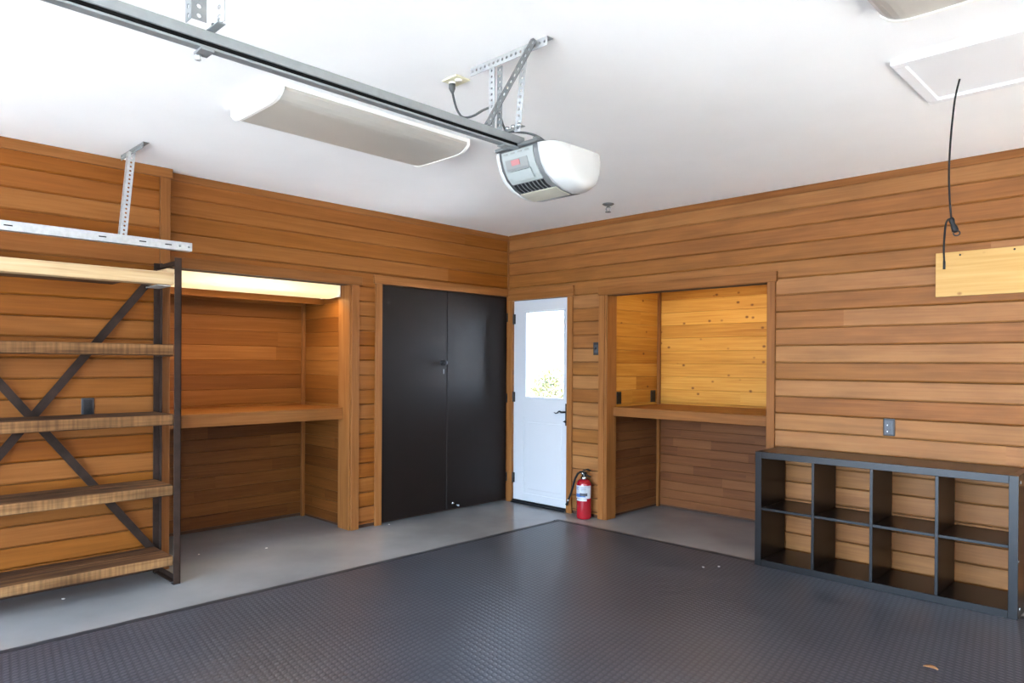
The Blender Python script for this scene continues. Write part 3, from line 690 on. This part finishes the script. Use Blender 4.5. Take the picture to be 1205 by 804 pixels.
# ------------------------------------------------------------------ outlets and switch
def outlet(loc, n, label, steel=False, switch=False, w=.072, h=.116):
    """plate on a wall; n is the wall normal"""
    n = V(n); u = V((0, 0, 1)).cross(n); loc = V(loc)
    mtx = Matrix(((u.x, n.x, 0, loc.x), (u.y, n.y, 0, loc.y), (u.z, n.z, 1, loc.z), (0, 0, 0, 1)))
    t = thing('light_switch' if switch else 'wall_outlet', label, 'switch' if switch else 'outlet', loc)
    mb = MB(); mb.mat('bronze').box(-w / 2, w / 2, 0.0003, .007, -h / 2, h / 2, bev=.003, mtx=mtx); mb.build('cover_plate', t)
    if switch:
        mb = MB(); mb.mat('outlet_steel').box(-.020, .020, .007, .010, -.036, .036, bev=.001, mtx=mtx); sw = mb.build('switch_frame', t)
        mb = MB(); mb.mat('bronze').box(-.005, .005, .010, .022, -.010, .012, bev=.002, mtx=mtx); mb.build('toggle', t)
    else:
        mb = MB(); mb.mat('outlet_steel' if steel else 'black').box(-w / 2 + .010, w / 2 - .010, .007, .010, -h / 2 + .012, h / 2 - .012, bev=.001, mtx=mtx); f = mb.build('receptacle', t)
        for zc in (-.021, .021):
            mb = MB(); mb.mat('bronze' if steel else 'rubber')
            for xo in (-.007, .007): mb.box(xo - .0016, xo + .0016, .010, .0106, zc - .002, zc + .009, mtx=mtx)
            mb.box(-.003, .003, .010, .0106, zc - .013, zc - .007, mtx=mtx); mb.build('socket_slots', f)
            if steel:
                mb = MB(); mb.mat('galv').box(-.012, -.005, .010, .0108, zc - .012, zc - .004, bev=.0003, mtx=mtx); mb.build('socket_insert', f)
    return t
outlet((3.585, 0, .992), (0, -1, 0), 'grey duplex outlet on the back wall above the black bookcase', steel=True)
outlet((1.138, 0, 1.541), (0, -1, 0), 'dark metal light switch between the white door and the pine alcove', switch=True)
outlet((.083, -3.822, 1.112), (1, 0, 0), 'black outlet on the wall behind the plank rack')
outlet((QX0, .235, 1.090), (1, 0, 0), 'black outlet on the pine alcove side wall, nearer the room')
outlet((QX0, .800, 1.090), (1, 0, 0), 'black outlet deep in the pine alcove beside its corner strip', w=.085)

# pine board screwed to the back wall
mb = MB(); mb.mat('newpine').rnd = .13; mb.box(3.856, 5.35, -.026, .0004, 1.840, 2.117, bev=.0015)
pb = mb.build('pine_board', origin=(4.6, -.013, 1.84)); tag(pb, 'pale new pine board fixed flat on the back wall above the bookcase', 'board')
for x, z in ((3.99, 2.095), (4.27, 2.10), (4.9, 2.09)):
    mb = MB(); mb.mat('bronze').lathe([(0, 0), (.006, 0), (.006, .001), (0, .0012)], (x, -.026, z), 10, mtx=Matrix.Rotation(R(90), 4, 'X')); mb.build('screw_head', pb, origin=(4.6, -.013, 1.84))

# ------------------------------------------------------------------ ceiling lights (unlit wraparound fixtures)
def wrap_light(x0, x1, y0, y1, label):
    t = thing('ceiling_light', label, 'ceiling light', ((x0 + x1) / 2, (y0 + y1) / 2, H), 'wraparound ceiling fixtures')
    zb = 2.622; k = 22; pts = [(x0 + .004, H - .0005), (x0 + .004, H - .036)]
    for i in range(1, k):
        a = i / k; s_ = abs(2 * a - 1); pts.append((x0 + .004 + (x1 - x0 - .008) * a, zb + (H - .036 - zb) * s_ ** 7))
    pts += [(x1 - .004, H - .036), (x1 - .004, H - .0005)]
    mb = MB(); mb.mat('lens').prism(pts, lambda p, q, s_: V((p, s_, q)), y0 + .018, y1 - .018, False); mb.build('lens', t)
    for sx in (x0, x1 - .0035):
        mb = MB(); mb.mat('lens_cap').box(sx, sx + .0035, y0 + .018, y1 - .018, H - .022, H - .0006); mb.build('side_rail', t)
    cx = (x0 + x1) / 2
    cap = [(cx + (p - cx) * 1.02, H - .0005 + (q - H + .0005) * 1.045) for p, q in pts]
    for a, b in ((y0, y0 + .0178), (y1 - .0178, y1)):
        mb = MB(); mb.mat('lens_cap').prism(cap, lambda p, q, s_: V((p, s_, q)), a, b); mb.build('end_cap', t)
wrap_light(1.505, 2.035, -3.545, -2.375, 'unlit white wraparound ceiling light left of the door opener')
wrap_light(4.235, 4.745, -3.555, -2.352, 'unlit beige ceiling light at the top right beside the attic hatch')

# attic hatch and cord
hx0, hx1, hy0, hy1 = 4.112, 5.50, -1.835, -1.215
ht = thing('attic_hatch', 'white attic hatch with raised frame in the ceiling', 'hatch', ((hx0 + hx1) / 2, (hy0 + hy1) / 2, H))
mb = MB(); mb.mat('white').box(hx0 + .05, hx1 - .05, hy0 + .05, hy1 - .05, H - .008, H - .0006, bev=.001); mb.build('hatch_panel', ht)
for b in ((hx0, hx1, hy0, hy0 + .045), (hx0, hx1, hy1 - .045, hy1), (hx0, hx0 + .045, hy0 + .0455, hy1 - .0455), (hx1 - .045, hx1, hy0 + .0455, hy1 - .0455)):
    mb = MB(); mb.mat('white').box(b[0], b[1], b[2], b[3], H - .02, H - .0006, bev=.002); mb.build('frame_strip', ht)
pc = thing('pull_cord', 'black pull cord with knotted toggle hanging from the attic hatch', 'cord', (4.285, -1.446, 2.69))
cy_ = -1.446
def smooth(pts, n=6):
    out = []; P = [V(p) for p in pts]; P = [P[0] * 2 - P[1]] + P + [P[-1] * 2 - P[-2]]
    for i in range(1, len(P) - 2):
        for k in range(n):
            t = k / n; a, b, c, d_ = P[i - 1:i + 3]
            out.append(.5 * ((2 * b) + (c - a) * t + (2 * a - 5 * b + 4 * c - d_) * t * t + (3 * b - a - 3 * c + d_) * t ** 3))
    out.append(P[-2]); return out
mb = MB(); mb.mat('rubber').tube(smooth([(4.286, cy_, 2.692), (4.272, cy_, 2.63), (4.262, cy_, 2.55), (4.252, cy_, 2.42), (4.247, cy_, 2.29), (4.250, cy_, 2.17), (4.257, cy_, 2.075), (4.262, cy_, 2.055)]), .0042, 8)
mb.tube(smooth([(4.258, cy_, 2.068), (4.245, cy_, 2.066), (4.236, cy_, 2.045), (4.231, cy_, 1.99), (4.229, cy_, 1.93), (4.231, cy_, 1.875), (4.231, cy_, 1.842)]), [.0042] * 30 + [.0055] * 7, 8); mb.build('cord', pc)
mb = MB(); mb.mat('black').tube([(4.257, cy_, 2.072), (4.259, cy_, 2.060), (4.263, cy_, 2.045), (4.268, cy_, 2.030), (4.274, cy_, 2.012), (4.277, cy_, 2.004)], [.009, .012, .009, .013, .014, .006], 12); tg = mb.build('toggle', pc)
mb = MB(); mb.mat('black').tube([V((4.279, cy_, 2.000)) + V((.013 * math.cos(k / 12 * 2 * math.pi), 0, .011 * math.sin(k / 12 * 2 * math.pi))) for k in range(13)], .003, 6); mb.build('ring', tg)

# sprinkler head
sx, sy = 1.63, -.50
sk = thing('ceiling_sprinkler', 'small metal sprinkler head on the ceiling near the far corner', 'sprinkler', (sx, sy, H))
mb = MB(); mb.mat('galv_dark').lathe([(0, -.0006), (.045, -.0006), (.048, -.006), (.030, -.016), (.012, -.018), (.012, -.03), (0, -.031)], (sx, sy, H), 24); mb.build('escutcheon', sk)
mb = MB(); mb.mat('galv_rail')
for s_ in (-1, 1): mb.tube([(sx + s_ * .011, sy, H - .026), (sx + s_ * .022, sy, H - .04), (sx + s_ * .014, sy, H - .058), (sx, sy, H - .066)], .004, 8)
mb.build('yoke', sk)
mb = MB(); mb.mat('galv_dark').lathe([(0, 0), (.024, 0), (.024, .003), (0, .0035)], (sx, sy, H - .070), 16); mb.build('deflector', sk)

# ------------------------------------------------------------------ left garage door track
tr_ = thing('garage_door_track', 'galvanised horizontal door track hung over the plank rack', 'track', (.43, -4.5, 2.14))
TX = .44
mb = MB(); mb.mat('galv')
mb.box(TX, TX + .003, -8.05, -3.325, 2.108, 2.160); mb.box(TX - .045, TX - .0005, -8.05, -3.325, 2.157, 2.160); mb.box(TX - .045, TX - .0005, -8.05, -3.325, 2.108, 2.111)
mb.box(TX - .048, TX - .0452, -8.05, -3.325, 2.108, 2.125); mb.box(TX - .048, TX - .0452, -8.05, -3.325, 2.143, 2.160)
ta = mb.build('rail', tr_)
for y in (-3.47, -3.62, -3.84, -4.30):
    mb = MB(); mb.mat('rubber').box(TX + .003, TX + .0036, y - .02, y + .02, 2.131, 2.138); mb.build('slot', ta)
for y in (-3.345, -3.40):
    mb = MB(); mb.mat('galv_rail').lathe([(0, 0), (.008, 0), (.007, .005), (0, .006)], (TX + .003, y, 2.134), 8, mtx=mt); mb.build('bolt_head', ta)
def angle_perf(parent, a, b, s1, s2, w=.036, t=.0025, nm='hanger_angle', pitch=.026, mk='galv', r=.0065):
    mb = MB(); mb.mat(mk); a, b = V(a), V(b); s1, s2 = V(s1), V(s2)
    mb.perforated(a + s1 * w / 2, b + s1 * w / 2, s1, w, t, pitch, r); mb.perforated(a + s2 * w / 2, b + s2 * w / 2, s2, w, t, pitch, r)
    return mb.build(nm, parent)
angle_perf(tr_, (TX + .004, -3.748, 2.150), (TX - .03, -3.690, 2.675), (-1, 0, 0), (0, 1, 0), w=.038)
angle_perf(tr_, (.20, -3.67, H - .002), (.60, -3.67, H - .002), (0, 0, -1), (0, 1, 0), w=.034, nm='ceiling_angle', mk='galv_rail')
mb = MB(); mb.mat('galv_rail').lathe([(0, 0), (.010, 0), (.009, .008), (0, .009)], (.585, -3.671, H - .018), 8, mtx=Matrix.Rotation(R(-90), 4, 'X')); mb.build('bolt_head', tr_)

# ------------------------------------------------------------------ garage door opener
OX = 2.962
op = thing('garage_door_opener', 'ceiling-hung garage door opener with long steel rail and white motor cover', 'garage door opener', (OX, -2.75, 2.30))
mb = MB(); mb.mat('galv_rail')
ry0, ry1 = YF + .05, -2.905
zb_, zt_ = 2.322, 2.376
mb.box(OX - .016, OX + .016, ry0, ry1, zt_ - .032, zt_, bev=.002); mb.box(OX - .016, OX + .016, ry0, ry1, zb_, zb_ + .008, bev=.001); mb.box(OX - .010, OX + .008, ry0, ry1, zb_ + .008, zt_ - .032)
mb.build('rail', op)
mb = MB(); mb.mat('belt').box(OX + .0085, OX + .0125, ry0, ry1, zb_ + .0085, zt_ - .0325); mb.build('drive_belt', op)
# motor housing: profile in the y-z plane, front face curving under
prof = [(-2.935, 2.330), (-2.930, 2.295), (-2.914, 2.252), (-2.884, 2.212), (-2.836, 2.180), (-2.770, 2.160), (-2.705, 2.153), (-2.645, 2.163), (-2.600, 2.192), (-2.575, 2.240), (-2.568, 2.295), (-2.574, 2.330)]
mb = MB(); mb.mat('opener_frame').prism(prof, lambda p, q, s_: V((s_, p, q)), OX - .112, OX + .116, True); hsng = mb.build('motor_housing', op)
mb = MB(); mb.mat('opener_frame').box(OX - .128, OX + .128, -2.948, -2.60, 2.3305, 2.345, bev=.003); mb.box(OX - .03, OX + .03, -2.90, -2.62, 2.345, 2.362, bev=.004); mb.build('top_plate', op)
cyv = -2.735; czv = 2.250
def cover(sg):
    mb = MB(); mb.mat('opener_white'); rings = []
    for k in range(9):
        a = k / 8 * math.pi / 2; dx = .085 * math.sin(a) if sg > 0 else .05 * math.sin(a); sc = .42 + .58 * math.cos(a) ** .55 if k < 8 else .42
        ring = []
        for (p, q) in prof:
            yy = cyv + (p - cyv) * (sc * .98 + .02); zz = 2.330 + (q - 2.330) * (.55 + .45 * sc)
            ring.append(mb.bm.verts.new(V((OX + (.1165 if sg > 0 else -.1125) + sg * dx, yy, min(zz, 2.329)))))
        rings.append(ring)
    n_ = len(prof)
    for i in range(8):
        for j in range(n_): mb.face([rings[i][j], rings[i][(j + 1) % n_], rings[i + 1][(j + 1) % n_], rings[i + 1][j]], True)
    mb.face(rings[0][::-1]); mb.face(rings[-1])
    return mb.build('light_cover', op)
cover(1); cover(-1)
def onface(u_, t0, d_):
    """point on the curved front of the housing: u_ across, t0 = profile fraction 0..5, d_ = lift off"""
    i = min(int(t0), len(prof) - 2); f = t0 - i
    p = V((0, *prof[i])).lerp(V((0, *prof[i + 1])), f); tv = V((0, prof[i + 1][0] - prof[i][0], prof[i + 1][1] - prof[i][1])).normalized()
    n_ = V((0, tv.z, -tv.y)).normalized()
    if n_.y > 0: n_ = -n_
    return V((OX + u_, p.y, p.z)) + n_ * d_
def facepatch(mk, u0, u1, t0, t1, d0, d1, nm, parent, steps=6):
    mb = MB(); mb.mat(mk); A = []
    for i in range(steps + 1):
        t = t0 + (t1 - t0) * i / steps
        A.append([mb.bm.verts.new(onface(u_, t, d_)) for u_, d_ in ((u0, d0), (u0, d1), (u1, d1), (u1, d0))])
    for i in range(steps):
        for j in range(4): mb.face([A[i][j], A[i][(j + 1) % 4], A[i + 1][(j + 1) % 4], A[i + 1][j]])
    mb.face(A[0]); mb.face(A[-1][::-1]); return mb.build(nm, parent)
facepatch('opener_light', -.092, .092, .25, 3.35, .0003, .006, 'control_window', op)
facepatch('opener_grey', -.075, .055, 1.15, 2.15, .0062, .0085, 'recess_panel', hsng)
facepatch('opener_pink', -.040, .010, 1.25, 1.75, .0087, .0105, 'learn_button', hsng)
facepatch('opener_light', -.060, .060, 2.2, 3.0, .0062, .014, 'battery_bulge', hsng)
for k in range(4): facepatch('opener_grey', -.08 + k * .042, -.056 + k * .042, .42, .62, .0062, .0075, 'button_strip', hsng)
for k in range(8): facepatch('rubber', -.090 + k * .023, -.077 + k * .023, 3.5, 4.4, .0003, .0025, 'vent_slot', hsng)
facepatch('opener_beige', -.104, .106, 4.5, 6.6, .0003, .004, 'base_cover', op)
# hangers at the motor end
s1 = (1, 0, 0); s2 = (0, 1, 0)
angle_perf(op, (2.765, -3.03, H - .002), (3.215, -3.03, H - .002), (0, 0, -1), (0, 1, 0), w=.036, nm='ceiling_angle', mk='galv')
angle_perf(op, (2.880, -3.027, 2.36), (2.880, -3.027, 2.664), (1, 0, 0), (0, 1, 0), w=.034, nm='hanger_strap', mk='galv')
mb = MB(); mb.mat('galv_rail').perforated((2.930, -3.012, 2.375), (2.930, -3.012, 2.664), (1, 0, 0), .030, .003, .026, .0065); mb.build('hanger_strap', op)
mb = MB(); mb.mat('galv').perforated((3.045, -3.02, 2.36), (3.080, -3.02, 2.664), (1, 0, 0), .034, .003, .026, .0065); mb.build('hanger_strap', op)
mb = MB(); mb.mat('galv_dark').perforated((2.865, -3.050, 2.385), (3.165, -3.050, 2.695), (1, 0, 0), .034, .003, .028, .007); mb.build('diagonal_strap', op)
mb = MB(); mb.mat('galv_rail').box(OX - .095, OX + .115, -3.026, -3.006, zt_ + .0005, zt_ + .004, bev=.001); mb.box(OX - .022, OX + .022, -3.035, -3.0, zb_ - .006, zb_ - .001, bev=.001)
hb = mb.build('rail_bracket', op)
for x in (2.985, 3.02, 3.055):
    mb = MB(); mb.mat('chrome').lathe([(0, 0), (.011, 0), (.009, .012), (0, .013)], (x, -3.02, zt_ + .004), 8); mb.build('bolt_head', hb)
for x, y in ((3.05, -2.91), (3.06, -2.76)):
    mb = MB(); mb.mat('opener_grey').lathe([(.016, 0), (.016, .016), (0, .018)], (x, y, 2.345), 12); mb.build('bolt_head', op)
# hanger part-way along the rail
angle_perf(op, (2.885, -4.275, 2.44), (2.885, -4.275, H - .002), (-1, 0, 0), (0, 1, 0), w=.045, nm='hanger_strap', mk='galv_rail', r=.0075, pitch=.03)
mb = MB(); mb.mat('galv').perforated((3.040, -4.255, 2.382), (3.040, -4.255, H - .002), (1, .4, 0), .038, .003, .03, .0075); mb.build('hanger_strap', op)
mb = MB(); mb.mat('galv_rail').box(OX - .03, OX + .085, -4.265, -4.240, zt_ + .0005, zt_ + .0045, bev=.001); mb.box(OX - .035, OX + .02, -4.285, -4.245, zb_ - .008, zb_ - .001, bev=.001)
hb = mb.build('rail_bracket', op)
for x in (2.995, 3.035):
    mb = MB(); mb.mat('galv_dark').lathe([(.0, 0), (.009, 0), (.008, .012), (0, .013)], (x, -4.252, zt_ + .0045), 8); mb.build('bolt_head', hb)
mb = MB(); mb.mat('galv').lathe([(0, 0), (.009, 0), (.009, .016), (0, .017)], (OX - .025, -4.275, zb_ - .025), 8); mb.build('bolt_head', hb)
# power cord from the ceiling outlet to the motor
mb = MB(); mb.mat('grey_cord').tube(smooth([(2.600, -2.995, 2.665), (2.606, -2.995, 2.633), (2.630, -2.995, 2.568), (2.660, -2.995, 2.526), (2.695, -2.995, 2.508), (2.751, -2.995, 2.504), (2.817, -2.995, 2.514), (2.868, -2.99, 2.512), (2.905, -2.985, 2.470), (2.920, -2.98, 2.425), (2.945, -2.98, 2.395), (2.985, -2.96, 2.386), (3.02, -2.93, 2.380), (3.05, -2.90, 2.366), (3.065, -2.86, 2.345)]), .0052, 8); pcx = mb.build('power_cord', op)
mb = MB(); mb.mat('grey_cord').tube([(2.600, -2.995, 2.6845), (2.600, -2.995, 2.664), (2.603, -2.995, 2.645)], [.015, .015, .007], 12); mb.build('plug', pcx)

co = thing('ceiling_outlet', 'cream outlet plate on the ceiling with the opener plugged in', 'outlet', (2.622, -2.992, H))
mb = MB(); mb.mat('cream').box(2.573, 2.675, -3.035, -2.950, H - .008, H - .0006, bev=.002); mb.build('cover_plate', co)
for x in (2.600, 2.645):
    mb = MB(); mb.mat('lens_cap').lathe([(0, 0), (.016, 0), (.016, -.004), (0, -.005)], (x, -2.995, H - .008), 16); mb.build('receptacle', co)

# ------------------------------------------------------------------ outside
mb = MB(); mb.mat('asphalt').box(-30, 36, -60, YF - .142, -.2, -.02); struct(mb.build('ground_driveway'), 'grey asphalt driveway outside the garage doorway', 'ground')
mb = MB(); mb.mat('pave').box(-14, 20, 1.102, 26, -.2, -.06); mb.box(XR + .142, 60, YF - .142, 1.1, -.2, -.02); struct(mb.build('ground_garden'), 'pale ground outside the white door', 'ground')
mb = MB(); mb.mat('screen')  # unseen boards added to keep sky light off the left wall
for k in range(90): mb.box(14.0, 14.03, -13 + k * .2, -13 + k * .2 + .192, -.1, 2.6)
struct(mb.build('wall_added_sky_screen'), 'added sky-blocking dark board fence outside the side opening, out of the picture', 'screen')
rg = random.Random(12)
def bush(c, rx, rz, n, name, label):
    t = thing(name, label, 'bush', (c[0], c[1], -.06))
    mb = MB(); mb.mat('twig')
    for k in range(14):
        a = rg.uniform(0, 6.28); q = rg.uniform(.3, 1)
        mb.tube([(c[0] + .05 * math.cos(a), c[1] + .05 * math.sin(a), -.06), (c[0] + rx * .4 * q * math.cos(a), c[1] + rx * .4 * q * math.sin(a), rz * .5), (c[0] + rx * .8 * q * math.cos(a), c[1] + rx * .8 * q * math.sin(a), rz * rg.uniform(.7, 1.0))], [.015, .010, .004], 6)
    mb.build('stems', t)
    mb = MB(); mb.mat('leaf')
    for k in range(n):
        a = rg.uniform(0, 6.28); q = rg.random() ** .5; zz = rg.uniform(.12, 1.); w = math.sin(math.pi * min(1, zz * .75 + .18)) ** .6
        p = V((c[0] + rx * q * w * math.cos(a), c[1] + rx * q * w * math.sin(a), rz * zz)); d1 = V((rg.uniform(-1, 1), rg.uniform(-1, 1), rg.uniform(-.5, 1))).normalized()
        d2 = d1.cross(V((rg.uniform(-1, 1), rg.uniform(-1, 1), rg.uniform(-1, 1)))).normalized(); l_ = rg.uniform(.03, .06)
        mb.face([p - d1 * l_, p + d2 * l_ * .4, p + d1 * l_, p - d2 * l_ * .4])
    mb.build('foliage', t)
bush((-2.05, 3.2), 0.6, 1.32, 2600, 'garden_bush', 'taller sunlit yellow-green bush outside, behind the door glass on the right')
bush((-2.95, 3.9), 0.6, 1.15, 1600, 'garden_bush', 'lower pale bush outside, behind the door glass on the left')

# ------------------------------------------------------------------ light
w = bpy.data.worlds.new('sky'); bpy.context.scene.world = w; w.use_nodes = True
bg = w.node_tree.nodes['Background']; bg.inputs['Color'].default_value = (.60, .80, 1.06, 1); bg.inputs['Strength'].default_value = 9.0
def sun(rot, e_, col, ang):
    l = bpy.data.lights.new('sun', 'SUN'); l.energy = e_; l.color = col; l.angle = R(ang); o = bpy.data.objects.new('sun', l); C.objects.link(o); o.rotation_euler = rot; return o
s = sun((0, 0, 0), 74., (1., .975, .93), .6)
s.rotation_euler = V((-.80, .03, -.66)).to_track_quat('-Z', 'Y').to_euler()
# portals: guide sampling of the sky through the garage doorway and the door glass
def portal(name, loc, rot, sx, sy):
    l = bpy.data.lights.new(name, 'AREA'); l.shape = 'RECTANGLE'; l.size = sx; l.size_y = sy; l.cycles.is_portal = True
    o = bpy.data.objects.new(name, l); C.objects.link(o); o.location = loc; o.rotation_euler = rot
portal('garage_doorway_portal', (3.025, YF - .13, 1.25), (R(90), 0, 0), 5.35, 2.5)
portal('door_glass_portal', ((g0 + g1) / 2, .06, (gz0 + gz1) / 2), (R(-90), 0, 0), g1 - g0, gz1 - gz0)

portal('side_opening_portal', (XR + .1, -3.475, 1.2), (R(90), 0, R(90)), 6.25, 2.4)
# ------------------------------------------------------------------ camera
cam = bpy.data.cameras.new('camera'); co_ = bpy.data.objects.new('camera', cam); C.objects.link(co_)
F, CY = 829.877, 431.075
cam.sensor_fit = 'HORIZONTAL'; cam.sensor_width = 36; cam.lens = F / 1205 * 36
cam.shift_x = 0.; cam.shift_y = (CY - 402.) / 1205.
yaw, pitch, roll = .775342, -.003488, .005957
fw = V((-math.sin(yaw), math.cos(yaw), 0)); rt = V((math.cos(yaw), math.sin(yaw), 0)); up = V((0, 0, 1))
fw, up = math.cos(pitch) * fw + math.sin(pitch) * up, math.cos(pitch) * up - math.sin(pitch) * fw
rt, up = math.cos(roll) * rt + math.sin(roll) * up, math.cos(roll) * up - math.sin(roll) * rt
m4 = Matrix(((rt.x, up.x, -fw.x, 5.0766), (rt.y, up.y, -fw.y, -5.1174), (rt.z, up.z, -fw.z, 1.3996), (0, 0, 0, 1)))
co_.matrix_world = m4; cam.clip_start = .05
sc_ = bpy.context.scene; sc_.camera = co_
sc_.view_settings.view_transform = 'Standard'; sc_.view_settings.look = 'None'; sc_.view_settings.gamma = 1; sc_.view_settings.use_curve_mapping = False
sc_.view_settings.exposure = 1.82
cy = sc_.cycles; cy.max_bounces = 12; cy.diffuse_bounces = 8; cy.glossy_bounces = 4; cy.transparent_max_bounces = 8; cy.use_denoising = True
cy.sample_clamp_indirect = 8; cy.caustics_reflective = False; cy.caustics_refractive = False
